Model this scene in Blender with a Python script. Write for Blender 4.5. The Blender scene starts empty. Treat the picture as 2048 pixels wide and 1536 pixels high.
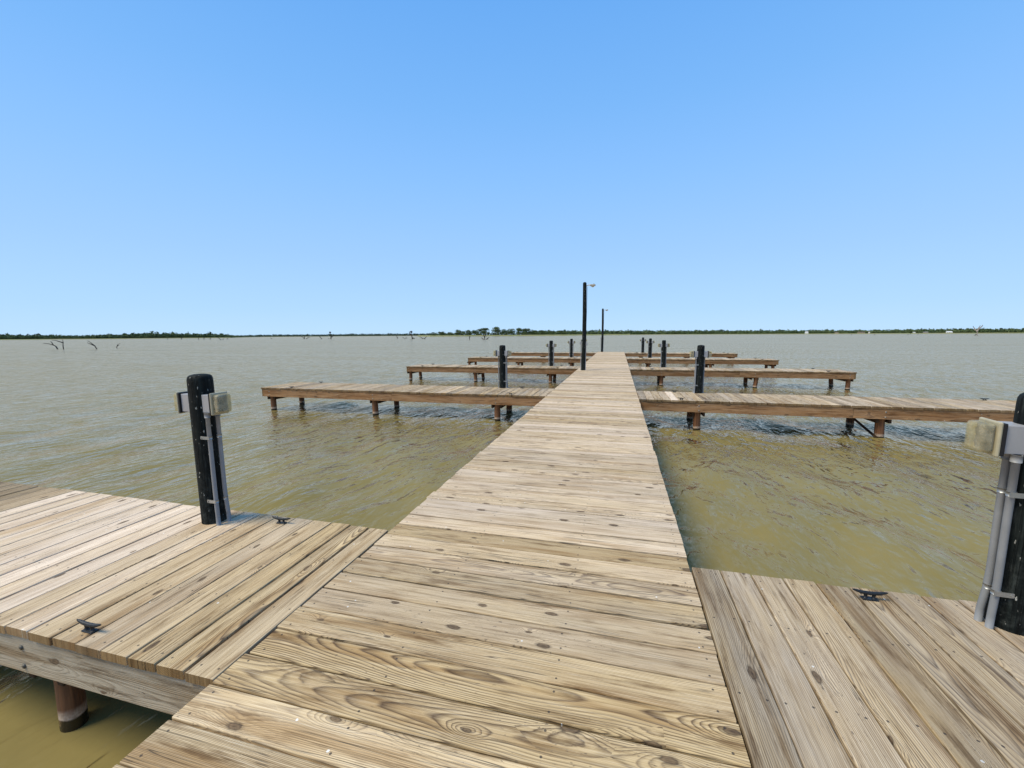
import bpy, bmesh, math, random
import numpy as np
from mathutils import Vector, Matrix
random.seed(7); rng = np.random.default_rng(7)
C = bpy.context.scene.collection
S = bpy.context.scene
R = math.radians

# ------------------------------------------------------------ camera
H = 1.262                      # eye height above the deck boards (deck top is z = 0)
FPX = 823.0
def axes():
    Y = np.array([1237.6-1024, 667.7-768, FPX]); Y /= np.linalg.norm(Y)
    X = -np.array([-2182-1024, 692.0-768, FPX]); X -= Y*(X@Y); X /= np.linalg.norm(X)
    Z = np.cross(X, Y)
    if Z[1] > 0: Z = -Z
    return np.array([X, Y, Z])
MW = axes()
cam_d = bpy.data.cameras.new('camera'); cam = bpy.data.objects.new('camera', cam_d); C.objects.link(cam)
m3 = Matrix(((MW[0][0], -MW[0][1], -MW[0][2]), (MW[1][0], -MW[1][1], -MW[1][2]), (MW[2][0], -MW[2][1], -MW[2][2])))
cam.matrix_world = Matrix.Translation((0, 0, H)) @ m3.to_4x4()
cam_d.sensor_width = 36; cam_d.lens = FPX/2048*36; cam_d.clip_end = 20000; cam_d.clip_start = 0.02
S.camera = cam
def at(px, py, z=0.0):         # where the view ray of a photo pixel meets the level z (used once, to read positions off the photo)
    d = MW@np.array([px-1024, py-768, FPX]); t = (z-H)/d[2]
    return Vector((d[0]*t, d[1]*t, z))
def at_dist(px, dist, z=0.0):  # point on the ground at a distance in the direction of a pixel column
    d = MW@np.array([px-1024, 668-768, FPX]); n = math.hypot(d[0], d[1])
    return Vector((d[0]/n*dist, d[1]/n*dist, z))
def mpp(px, dist):             # metres per photo pixel at that distance
    d = np.array([px-1024, -100, FPX]); return dist*1.0/np.linalg.norm(d)

# ------------------------------------------------------------ world, sun, exposure
SUN_AZ, SUN_EL = R(-122), R(57)       # azimuth from +Y, clockwise; high on the left, veiled
w = bpy.data.worlds.new('World'); S.world = w; w.use_nodes = True
nt = w.node_tree; bg = nt.nodes['Background']
sky = nt.nodes.new('ShaderNodeTexSky'); sky.sky_type = 'NISHITA'; sky.sun_disc = False
sky.sun_elevation = SUN_EL; sky.sun_rotation = SUN_AZ
sky.altitude = 0; sky.air_density = 1.0; sky.dust_density = 0.35; sky.ozone_density = 3.0
hs = nt.nodes.new('ShaderNodeHueSaturation'); hs.inputs['Saturation'].default_value = 1.0; hs.inputs['Value'].default_value = 1.0
nt.links.new(sky.outputs[0], hs.inputs['Color'])
tcw = nt.nodes.new('ShaderNodeTexCoord'); spw = nt.nodes.new('ShaderNodeSeparateXYZ'); nt.links.new(tcw.outputs['Generated'], spw.inputs[0])
rw = nt.nodes.new('ShaderNodeValToRGB'); nt.links.new(spw.outputs[2], rw.inputs[0]); rw.color_ramp.interpolation = 'EASE'
rw.color_ramp.interpolation = 'LINEAR'
SKY = [(0.0, (.50, .74, 1.0)), (.055, (.435, .69, 1.0)), (.17, (.355, .612, 1.0)), (.323, (.264, .54, .99)), (.45, (.198, .475, .94)), (.60, (.142, .405, .89)), (1.0, (.07, .27, .72))]
while len(rw.color_ramp.elements) < len(SKY): rw.color_ramp.elements.new(.5)
for e, (p, c) in zip(rw.color_ramp.elements, SKY): e.position = p; e.color = (*c, 1)
vm = nt.nodes.new('ShaderNodeVectorMath'); vm.operation = 'SCALE'; nt.links.new(rw.outputs[0], vm.inputs[0]); vm.inputs['Scale'].default_value = 1.05/0.13
mx = nt.nodes.new('ShaderNodeMix'); mx.data_type = 'RGBA'; mx.inputs[0].default_value = 0.96
nt.links.new(hs.outputs[0], mx.inputs[6]); nt.links.new(vm.outputs[0], mx.inputs[7]); nt.links.new(mx.outputs[2], bg.inputs[0])
bg.inputs[1].default_value = 0.13
sd = bpy.data.lights.new('sun', 'SUN'); sd.energy = 4.5; sd.angle = R(26); sd.color = (1.0, 0.90, 0.69)
sun = bpy.data.objects.new('sun', sd); C.objects.link(sun)
sdir = Vector((math.sin(SUN_AZ)*math.cos(SUN_EL), math.cos(SUN_AZ)*math.cos(SUN_EL), math.sin(SUN_EL)))
sun.rotation_euler = sdir.to_track_quat('Z', 'Y').to_euler(); sun.location = sdir*30
S.view_settings.view_transform = 'Standard'; S.view_settings.look = 'None'
S.view_settings.exposure = 0.0; S.view_settings.gamma = 1.0
S.render.engine = 'CYCLES'; S.render.resolution_x = 1024; S.render.resolution_y = 768

# ------------------------------------------------------------ helpers
def tag(o, label=None, cat=None, group=None, kind=None):
    if label: o['label'] = label
    if cat: o['category'] = cat
    if group: o['group'] = group
    if kind: o['kind'] = kind
    return o
def empty(name, loc, rz=0.0, parent=None):
    o = bpy.data.objects.new(name, None); C.objects.link(o); o.location = loc; o.rotation_euler = (0, 0, rz)
    o.empty_display_size = 0.2; o.parent = parent; return o
def link(name, me, parent=None, mats=()):
    for m in mats: me.materials.append(m)
    o = bpy.data.objects.new(name, me); C.objects.link(o); o.parent = parent; return o
def from_bm(name, bm, mat, parent=None, smooth=False):
    me = bpy.data.meshes.new(name); bm.normal_update(); bm.to_mesh(me); bm.free()
    if smooth:
        for p in me.polygons: p.use_smooth = True
    mats = mat if isinstance(mat, (list, tuple)) else (mat,)
    return link(name, me, parent, mats)
def bm_box(bm, x0, x1, y0, y1, z0, z1, bev=0.0, seg=2, mi=0):
    r = bmesh.ops.create_cube(bm, size=1.0)
    bmesh.ops.scale(bm, vec=(x1-x0, y1-y0, z1-z0), verts=r['verts'])
    bmesh.ops.translate(bm, vec=((x0+x1)/2, (y0+y1)/2, (z0+z1)/2), verts=r['verts'])
    fs = list({f for v in r['verts'] for f in v.link_faces})
    for f in fs: f.material_index = mi
    if bev:
        es = list({e for v in r['verts'] for e in v.link_edges})
        bmesh.ops.bevel(bm, geom=es, offset=bev, segments=seg, affect='EDGES', profile=0.5)
def bm_tube(bm, pts, radii, n=16, cap=True, wob=0.0, mi=0):
    pts = [Vector(p) for p in pts]
    rings = []
    ph = random.random()*6
    for i, p in enumerate(pts):
        a = pts[max(i-1, 0)]; b = pts[min(i+1, len(pts)-1)]
        t = (b-a).normalized()
        ref = Vector((1, 0, 0)) if abs(t.x) < 0.9 else Vector((0, 1, 0))
        u = t.cross(ref).normalized(); v = t.cross(u)
        r = radii[i] if isinstance(radii, (list, tuple)) else radii
        ring = []
        for k in range(n):
            q = 2*math.pi*k/n
            rr = r*(1+wob*(math.sin(2*q+ph)+0.6*math.sin(3*q+ph*2+i*0.7)))
            ring.append(bm.verts.new(p+(u*math.cos(q)+v*math.sin(q))*rr))
        rings.append(ring)
    for a, b in zip(rings, rings[1:]):
        for k in range(n):
            f = bm.faces.new((a[k], a[(k+1) % n], b[(k+1) % n], b[k])); f.material_index = mi; f.smooth = True
    if cap:
        for rg, rev in ((rings[0], False), (rings[-1], True)):
            f = bm.faces.new(rg if not rev else rg[::-1]); f.material_index = mi
    return rings

# ------------------------------------------------------------ node helpers
class N:
    def __init__(s, name):
        s.m = bpy.data.materials.new(name); s.m.use_nodes = True; s.t = s.m.node_tree
        s.b = s.t.nodes['Principled BSDF']; s.out = s.t.nodes['Material Output']
    def new(s, k): return s.t.nodes.new(k)
    def put(s, node, i, v):
        sock = node.inputs[i]
        if isinstance(v, bpy.types.NodeSocket): s.t.links.new(v, sock)
        elif v is not None:
            if sock.type == 'RGBA' and isinstance(v, (tuple, list)) and len(v) == 3: v = (*v, 1)
            sock.default_value = v
    def math(s, op, a, b=None, c=None, clamp=False):
        n = s.new('ShaderNodeMath'); n.operation = op; n.use_clamp = clamp
        s.put(n, 0, a); s.put(n, 1, b); s.put(n, 2, c); return n.outputs[0]
    def attr(s, nm):
        n = s.new('ShaderNodeAttribute'); n.attribute_name = nm; return n
    def sep(s, v):
        n = s.new('ShaderNodeSeparateXYZ'); s.put(n, 0, v); return n.outputs
    def comb(s, x, y, z):
        n = s.new('ShaderNodeCombineXYZ'); s.put(n, 0, x); s.put(n, 1, y); s.put(n, 2, z); return n.outputs[0]
    def noise(s, v, scale=1.0, detail=2.0, rough=0.5, dist=0.0, out=0):
        n = s.new('ShaderNodeTexNoise'); s.put(n, 'Vector', v); s.put(n, 'Scale', scale); s.put(n, 'Detail', detail)
        s.put(n, 'Roughness', rough); s.put(n, 'Distortion', dist); return n.outputs[out]
    def mix(s, f, a, b, mode='MIX'):
        n = s.new('ShaderNodeMix'); n.data_type = 'RGBA'; n.blend_type = mode
        s.put(n, 0, f); s.put(n, 6, a); s.put(n, 7, b); return n.outputs[2]
    def ramp(s, f, stops, interp='LINEAR'):
        n = s.new('ShaderNodeValToRGB'); s.put(n, 0, f); r = n.color_ramp; r.interpolation = interp
        while len(r.elements) < len(stops): r.elements.new(0.5)
        for e, (p, c) in zip(r.elements, stops):
            e.position = p; e.color = (c, c, c, 1) if not isinstance(c, (tuple, list)) else (*c, 1)
        return n.outputs[0]
    def rng(s, v, a, b, c=0.0, d=1.0):
        n = s.new('ShaderNodeMapRange'); s.put(n, 0, v); s.put(n, 1, a); s.put(n, 2, b); s.put(n, 3, c); s.put(n, 4, d); return n.outputs[0]
    def bump(s, h, strength=0.5, dist=0.01, nrm=None):
        n = s.new('ShaderNodeBump'); s.put(n, 'Height', h); s.put(n, 'Strength', strength); s.put(n, 'Distance', dist)
        if nrm: s.put(n, 'Normal', nrm)
        return n.outputs[0]

def wood_mat(name, end=False, light=(0.70, 0.515, 0.265), dark=(0.115, 0.060, 0.024), grey=(0.47, 0.385, 0.28), rim=False):
    """weathered pine: growth rings cut by the board, bent round knots; wc = position in the board, ws = board's random numbers, wt = (value, grey, bleach)"""
    n = N(name); wc = n.sep(n.attr('wc').outputs['Vector']); ws = n.sep(n.attr('ws').outputs['Vector']); wt = n.sep(n.attr('wt').outputs['Vector'])
    hl = n.attr('hl').outputs['Fac']
    L, Wd, T = wc[0], wc[1], wc[2]; a, b, c = ws[0], ws[1], ws[2]
    off = n.math('MULTIPLY', a, 97.0)
    P = lambda sl, sw, k=0.0: n.comb(n.math('MULTIPLY_ADD', L, sl, off), n.math('MULTIPLY_ADD', Wd, sw, n.math('MULTIPLY', b, 31.0+k)), n.math('MULTIPLY_ADD', c, 17.0+k, T))
    # knots: sparse voronoi cells
    vo = n.new('ShaderNodeTexVoronoi'); vo.feature = 'F1'; vo.voronoi_dimensions = '2D'
    kp = n.comb(n.math('MULTIPLY_ADD', L, 3.1, off), n.math('MULTIPLY_ADD', Wd, 7.5, n.math('MULTIPLY', b, 31.0)), n.math('MULTIPLY', c, 9.0))
    n.put(vo, 'Vector', kp); n.put(vo, 'Scale', 1.0); n.put(vo, 'Randomness', 0.85)
    kd = vo.outputs['Distance']; kr = n.sep(vo.outputs['Color'])
    ksz = n.rng(kr[1], 0.0, 1.0, 0.06, 0.155)
    kq = n.math('ADD', n.math('DIVIDE', kd, ksz), n.math('MULTIPLY', n.math('SUBTRACT', n.noise(P(26.0, 60.0, 31.0), 1.0, 3.0, 0.6), 0.5), 0.7))                                      # <1 inside the knot
    kon = n.math('GREATER_THAN', kr[0], 0.60)
    bell = n.math('MULTIPLY', n.math('POWER', 2.718, n.math('MULTIPLY', n.math('POWER', kq, 2.0), -0.16)), kon)
    # pith position of this board and how it wanders along it
    wl = n.noise(n.comb(n.math('MULTIPLY_ADD', L, 0.6, off), n.math('MULTIPLY', b, 50.0), 0.0), 1.0, 2.0, 0.5)
    wl2 = n.noise(n.comb(n.math('MULTIPLY_ADD', L, 0.75, off), n.math('MULTIPLY', c, 70.0), 5.0), 1.0, 2.0, 0.5)
    cx = n.math('ADD', n.rng(b, 0.0, 1.0, -0.17, 0.17), n.rng(wl, 0.0, 1.0, -0.04, 0.04))
    dz = n.math('ADD', n.rng(c, 0.0, 1.0, 0.014, 0.085), n.rng(wl2, 0.0, 1.0, -0.045, 0.045))
    dz = n.math('MULTIPLY_ADD', L, n.rng(a, 0.0, 1.0, -0.035, 0.035), dz)
    warp = n.noise(P(1.6, 9.0), 1.0, 3.0, 0.55)
    Wx = n.math('SUBTRACT', Wd, cx)
    Tx = n.math('ADD', dz, T)
    r = n.math('SQRT', n.math('ADD', n.math('POWER', Wx, 2.0), n.math('POWER', Tx, 2.0)))
    r = n.math('ADD', r, n.rng(warp, 0.0, 1.0, -0.007, 0.007))
    r = n.math('MULTIPLY_ADD', bell, -0.022, r)
    rn = n.math('MULTIPLY', r, n.rng(a, 0.0, 1.0, 155.0, 290.0))
    rn = n.math('ADD', rn, n.math('MULTIPLY', n.noise(P(3.0, 26.0, 3.0), 1.0, 2.0, 0.6), 0.45))
    fr = n.math('FRACT', rn)
    late = n.ramp(fr, [(0.0, 0.35), (0.07, 0.0), (0.45, 0.06), (0.74, 0.55), (0.90, 1.0), (1.0, 0.4)])
    con = n.math('MULTIPLY', n.ramp(n.noise(P(1.1, 7.0, 9.0), 1.0, 3.0, 0.6), [(0.30, 0.45), (0.54, 1.0)]), n.rng(c, 0.0, 1.0, 0.78, 1.0))
    late = n.math('MULTIPLY', late, con)
    fib = n.noise(P(5.0, 420.0, 1.0), 1.0, 3.0, 0.65)
    fib2 = n.noise(P(2.2, 110.0, 2.0), 1.0, 3.0, 0.6)
    patch = n.noise(P(1.7, 9.0, 4.0), 1.0, 4.0, 0.6)
    col = n.mix(n.math('MULTIPLY', late, 0.97), light, dark)
    hue = n.mix(n.math('MULTIPLY', n.ramp(patch, [(0.42, 0.0), (0.68, 1.0)]), 0.55), col, (0.47, 0.33, 0.16), 'MULTIPLY')
    hue = n.mix(0.55, col, hue)
    # greying: fibres go silver, strongest where patch is low; wt.y drives it
    gsel = n.math('MULTIPLY', n.ramp(n.noise(P(1.0, 5.0, 6.0), 1.0, 4.0, 0.65), [(0.32, 0.15), (0.62, 1.0)]), wt[1], clamp=True)
    gcol = n.mix(n.math('MULTIPLY', late, 0.75), grey, (0.12, 0.095, 0.072))
    col = n.mix(gsel, hue, gcol)
    bsel = n.math('MULTIPLY', n.ramp(n.noise(P(0.8, 6.0, 7.0), 1.0, 3.0, 0.6), [(0.25, 0.3), (0.6, 1.0)]), wt[2], clamp=True)
    bcol = n.mix(n.math('MULTIPLY', late, 0.42), (0.74, 0.60, 0.45), (0.31, 0.21, 0.14))
    col = n.mix(bsel, col, bcol)
    # fibres, mildew streaks and specks
    col = n.mix(n.ramp(fib2, [(0.34, 0.55), (0.50, 0.0)]), col, (0.50, 0.44, 0.37), 'MULTIPLY')
    col = n.mix(n.ramp(fib, [(0.30, 0.45), (0.55, 0.0)]), col, (0.35, 0.30, 0.25), 'MULTIPLY')
    col = n.mix(n.ramp(fib, [(0.52, 0.0), (0.75, 0.35)]), col, (0.74, 0.68, 0.57))
    calm = n.math('SUBTRACT', 1.0, n.math('MULTIPLY', bsel, 0.75))
    dirt = n.ramp(n.noise(P(2.6, 24.0, 8.0), 1.0, 5.0, 0.7), [(0.52, 0.0), (0.66, 0.85)])
    col = n.mix(n.math('MULTIPLY', dirt, calm), col, (0.38, 0.31, 0.24), 'MULTIPLY')
    brn = n.ramp(n.noise(P(0.9, 11.0, 21.0), 1.0, 3.0, 0.6), [(0.52, 0.0), (0.64, 0.8)])
    col = n.mix(n.math('MULTIPLY', brn, calm), col, (0.62, 0.51, 0.38), 'MULTIPLY')
    drop = n.new('ShaderNodeTexVoronoi'); drop.voronoi_dimensions = '2D'; n.put(drop, 'Vector', n.comb(n.math('MULTIPLY_ADD', L, 6.0, off), n.math('MULTIPLY_ADD', Wd, 6.0, n.math('MULTIPLY', b, 31.0)), 0.0)); n.put(drop, 'Scale', 1.0)
    dsz = n.math('MULTIPLY_ADD', n.noise(P(60.0, 60.0, 4.0), 1.0, 2.0), 0.05, 0.0)
    don = n.math('MULTIPLY', n.math('LESS_THAN', drop.outputs['Distance'], dsz), n.math('GREATER_THAN', n.sep(drop.outputs['Color'])[0], 0.86))
    col = n.mix(n.math('MULTIPLY', don, 0.8), col, (0.78, 0.77, 0.72))
    speck = n.ramp(n.noise(P(42.0, 120.0, 5.0), 1.0, 2.0, 0.5), [(0.66, 0.0), (0.72, 0.75)])
    specz = n.ramp(n.noise(P(1.2, 4.0, 2.0), 1.0, 2.0, 0.5), [(0.50, 0.0), (0.65, 1.0)])
    speck = n.math('MULTIPLY', speck, specz)
    col = n.mix(speck, col, (0.10, 0.075, 0.055))
    # knots on top
    kin = n.math('MULTIPLY', n.ramp(kq, [(0.58, 1.0), (0.70, 0.0)]), kon)
    krg = n.math('MULTIPLY', n.ramp(kq, [(0.0, 0.9), (0.25, 0.5), (0.42, 0.3), (0.62, 1.0), (0.78, 0.45), (1.0, 0.0)]), kon)
    krg = n.math('MULTIPLY', krg, n.rng(n.noise(P(30.0, 60.0, 3.0), 1.0, 3.0, 0.6), 0.3, 0.7, 0.35, 1.0), clamp=True)
    col = n.mix(n.math('MULTIPLY', kin, 0.8), col, n.mix(n.noise(P(40.0, 90.0), 1.0, 3.0), (0.035, 0.022, 0.014), (0.30, 0.19, 0.10)))
    col = n.mix(n.math('MULTIPLY', krg, 0.95), col, (0.045, 0.03, 0.02))
    # long seasoning cracks
    crk = n.noise(P(0.9, 46.0, 12.0), 1.0, 1.0, 0.3)
    crk = n.ramp(n.math('ABSOLUTE', n.math('SUBTRACT', crk, 0.5)), [(0.0, 1.0), (0.010, 0.0)])
    crk = n.math('MULTIPLY', crk, n.ramp(n.noise(P(2.0, 3.0, 13.0), 1.0, 2.0), [(0.54, 0.0), (0.60, 1.0)]))
    col = n.mix(n.math('MULTIPLY', crk, 0.8), col, (0.07, 0.05, 0.035))
    # nail heads
    jl = n.math('MULTIPLY', n.math('SUBTRACT', n.noise(n.comb(n.math('MULTIPLY', a, 63.0), n.math('SIGN', Wd), n.math('ROUND', n.math('MULTIPLY', L, 1.7))), 3.1, 0.0), 0.5), 0.05)
    al = n.math('ABSOLUTE', L)
    e1 = n.math('ABSOLUTE', n.math('SUBTRACT', n.math('SUBTRACT', hl, al), n.math('ADD', jl, 0.045)))
    e2 = n.math('ADD', n.math('ABSOLUTE', n.math('SUBTRACT', al, n.math('ADD', jl, n.math('MULTIPLY', hl, 0.34)))), 0.0)
    el = n.math('MINIMUM', e1, e2)
    ew = n.math('ABSOLUTE', n.math('SUBTRACT', n.math('ABSOLUTE', Wd), n.math('ADD', 0.042, n.math('MULTIPLY', jl, 0.4))))
    nd = n.math('SQRT', n.math('ADD', n.math('POWER', el, 2.0), n.math('POWER', ew, 2.0)))
    nail = n.ramp(n.math('MULTIPLY', nd, 100.0), [(0.0, 1.0), (0.32, 1.0), (0.48, 0.0)])
    if rim or end: nail = n.math('MULTIPLY', nail, 0.0)
    col = n.mix(n.math('MULTIPLY', nail, 0.85), col, (0.055, 0.045, 0.04))
    col = n.mix(1.0, col, n.comb(wt[0], wt[0], wt[0]), 'MULTIPLY')
    if end: col = n.mix(1.0, col, (0.50, 0.43, 0.33), 'MULTIPLY')
    n.put(n.b, 'Base Color', col); n.put(n.b, 'Roughness', n.rng(late, 0.0, 1.0, 0.86, 0.68)); n.put(n.b, 'Specular IOR Level', 0.22)
    h = n.math('MULTIPLY_ADD', late, 0.35, n.math('MULTIPLY', fib, 0.35))
    h = n.math('SUBTRACT', h, n.math('MULTIPLY', crk, 1.2))
    h = n.math('SUBTRACT', h, n.math('MULTIPLY', nail, 0.8))
    h = n.math('SUBTRACT', h, n.math('MULTIPLY', krg, 0.5))
    n.put(n.b, 'Normal', n.bump(h, 0.7, 0.004))
    return n.m
M_DECK = wood_mat('weathered deck pine')
M_DECK_END = wood_mat('deck board end grain', end=True)
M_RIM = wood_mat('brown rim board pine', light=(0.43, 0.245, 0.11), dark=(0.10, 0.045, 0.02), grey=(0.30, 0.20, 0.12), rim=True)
M_RIM_PALE = wood_mat('pale rim board pine', light=(0.50, 0.43, 0.31), dark=(0.30, 0.23, 0.15), grey=(0.45, 0.41, 0.34), rim=True)

def simple(name, col, rough=0.6, spec=0.4, metal=0.0, nscale=0.0, namp=0.0, bump=0.0, col2=None):
    n = N(name); tc = n.new('ShaderNodeTexCoord').outputs['Object']
    c = col
    if nscale:
        f = n.noise(tc, nscale, 4.0, 0.6)
        c = n.mix(n.ramp(f, [(0.5-0.25, 0.0), (0.5+0.25, 1.0)]), col, col2 or tuple(x*(1-namp) for x in col))
        if bump: n.put(n.b, 'Normal', n.bump(f, bump, 0.01))
    n.put(n.b, 'Base Color', c); n.put(n.b, 'Roughness', rough); n.put(n.b, 'Specular IOR Level', spec); n.put(n.b, 'Metallic', metal)
    return n.m

def post_mat():
    n = N('black coated timber post'); tc = n.new('ShaderNodeTexCoord').outputs['Object']; s = n.sep(tc)
    st = n.comb(n.math('MULTIPLY', s[0], 60.0), n.math('MULTIPLY', s[1], 60.0), n.math('MULTIPLY', s[2], 3.0))
    gr = n.noise(st, 1.0, 4.0, 0.6)
    col = n.mix(n.ramp(gr, [(0.35, 0.0), (0.75, 1.0)]), (0.002, 0.003, 0.003), (0.011, 0.016, 0.015))
    drop = n.comb(n.math('MULTIPLY', s[0], 70.0), n.math('MULTIPLY', s[1], 70.0), n.math('MULTIPLY', s[2], 26.0))
    sp = n.ramp(n.noise(drop, 1.0, 2.0, 0.5), [(0.675, 0.0), (0.71, 1.0)])
    col = n.mix(n.math('MULTIPLY', sp, 0.85), col, (0.42, 0.41, 0.36))
    chk = n.noise(n.comb(n.math('MULTIPLY', s[0], 55.0), n.math('MULTIPLY', s[1], 55.0), n.math('MULTIPLY', s[2], 1.3)), 1.0, 2.0, 0.5)
    chk = n.ramp(n.math('ABSOLUTE', n.math('SUBTRACT', chk, 0.5)), [(0.0, 1.0), (0.03, 0.0)])
    scf = n.ramp(n.noise(n.comb(n.math('MULTIPLY', s[0], 30.0), n.math('MULTIPLY', s[1], 30.0), n.math('MULTIPLY', s[2], 5.0)), 1.0, 6.0, 0.75), [(0.55, 0.0), (0.72, 0.5)])
    col = n.mix(scf, col, (0.075, 0.085, 0.078))
    dust = n.math('MULTIPLY', n.ramp(n.noise(tc, 22.0, 4.0, 0.7), [(0.45, 0.0), (0.7, 1.0)]), n.rng(s[2], 0.0, 0.4, 0.20, 0.035))
    col = n.mix(dust, col, (0.18, 0.20, 0.18))
    n.put(n.b, 'Base Color', col); n.put(n.b, 'Roughness', 0.7); n.put(n.b, 'Specular IOR Level', 0.14)
    n.put(n.b, 'Normal', n.bump(n.math('SUBTRACT', n.math('MULTIPLY_ADD', gr, 0.8, sp), n.math('MULTIPLY', chk, 1.5)), 0.7, 0.007)); return n.m
M_POST = post_mat()
def pile_mat():
    n = N('brown treated timber pile'); g = n.new('ShaderNodeNewGeometry').outputs['Position']; s = n.sep(g)
    st = n.comb(n.math('MULTIPLY', s[0], 45.0), n.math('MULTIPLY', s[1], 45.0), n.math('MULTIPLY', s[2], 2.5))
    gr = n.noise(st, 1.0, 4.0, 0.6)
    col = n.mix(n.ramp(gr, [(0.3, 0.0), (0.7, 1.0)]), (0.05, 0.020, 0.008), (0.215, 0.095, 0.036))
    zz = n.math('MULTIPLY_ADD', n.math('SUBTRACT', n.noise(g, 9.0, 2.0), 0.5), 0.03, s[2])
    band = n.ramp(n.rng(zz, -0.555, -0.395), [(0.0, 0.0), (0.05, 0.0), (0.12, 1.0), (0.28, 0.7), (0.42, 0.0), (1.0, 0.0)])
    b2 = n.noise(g, 55.0, 4.0, 0.7)
    col = n.mix(n.math('MULTIPLY', band, n.rng(b2, 0.3, 0.6, 0.35, 0.95)), col, (0.50, 0.40, 0.30))
    wet = n.rng(zz, -0.545, -0.535, 1.0, 0.0)
    col = n.mix(wet, col, (0.018, 0.014, 0.008))
    n.put(n.b, 'Base Color', col); n.put(n.b, 'Roughness', n.rng(wet, 0.0, 1.0, 0.8, 0.25)); n.put(n.b, 'Normal', n.bump(gr, 0.6, 0.006)); return n.m
M_PILE = pile_mat()
M_GALV = simple('galvanised steel', (0.42, 0.42, 0.40), 0.45, 0.5, 0.7, 40, 0.35)
M_BOLT = simple('weathered bolt head', (0.12, 0.115, 0.10), 0.6, 0.4, 0.4, 60, 0.4)
M_CONDUIT = simple('grey plastic conduit', (0.235, 0.24, 0.245), 0.5, 0.4, 0, 14, 0.22)
M_BOX = simple('grey outlet box', (0.32, 0.32, 0.325), 0.45, 0.4, 0, 10, 0.15)
M_GASKET = simple('black gasket', (0.012, 0.012, 0.013), 0.6, 0.3)
M_CLEAT = simple('black galvanised cleat', (0.022, 0.026, 0.030), 0.5, 0.5, 0.3, 60, 0.5, 0.2)
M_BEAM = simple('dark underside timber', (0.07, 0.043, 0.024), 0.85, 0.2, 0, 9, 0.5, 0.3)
M_ALU = simple('lamp head cast metal', (0.45, 0.42, 0.34), 0.45, 0.5, 0.2, 20, 0.3)
def cover_mat():
    n = N('yellowed clear plastic cover'); tc = n.new('ShaderNodeTexCoord').outputs['Object']
    f = n.noise(tc, 30.0, 4.0, 0.6); sp = n.ramp(n.noise(tc, 210.0, 2.0, 0.5), [(0.62, 0.0), (0.68, 1.0)])
    col = n.mix(f, (0.52, 0.47, 0.32), (0.72, 0.69, 0.56)); col = n.mix(n.math('MULTIPLY', sp, 0.15), col, (0.95, 0.94, 0.85))
    n.put(n.b, 'Base Color', col); n.put(n.b, 'Roughness', 0.25); n.put(n.b, 'IOR', 1.4); tr = n.new('ShaderNodeBsdfTransparent'); n.put(tr, 'Color', (0.92, 0.88, 0.72, 1)); ms = n.new('ShaderNodeMixShader')
    n.put(ms, 0, n.math('ADD', n.rng(f, 0.35, 0.65, 0.20, 0.32), n.math('MULTIPLY', sp, 0.08), clamp=True))
    n.t.links.new(tr.outputs[0], ms.inputs[1]); n.t.links.new(n.b.outputs[0], ms.inputs[2]); n.t.links.new(ms.outputs[0], n.out.inputs[0]); return n.m
M_COVER = cover_mat()
M_FLANGE = simple('yellowed plastic flange', (0.42, 0.38, 0.26), 0.45, 0.4, 0, 30, 0.25)
M_LENS = simple('frosted lamp lens', (0.55, 0.50, 0.38), 0.3, 0.5)
M_SNAG = simple('grey dead wood', (0.075, 0.062, 0.052), 0.9, 0.2, 0, 2.0, 0.5)
M_SNAG_PALE = simple('pale bare dead wood', (0.30, 0.27, 0.24), 0.9, 0.2, 0, 2.0, 0.4)

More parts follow.
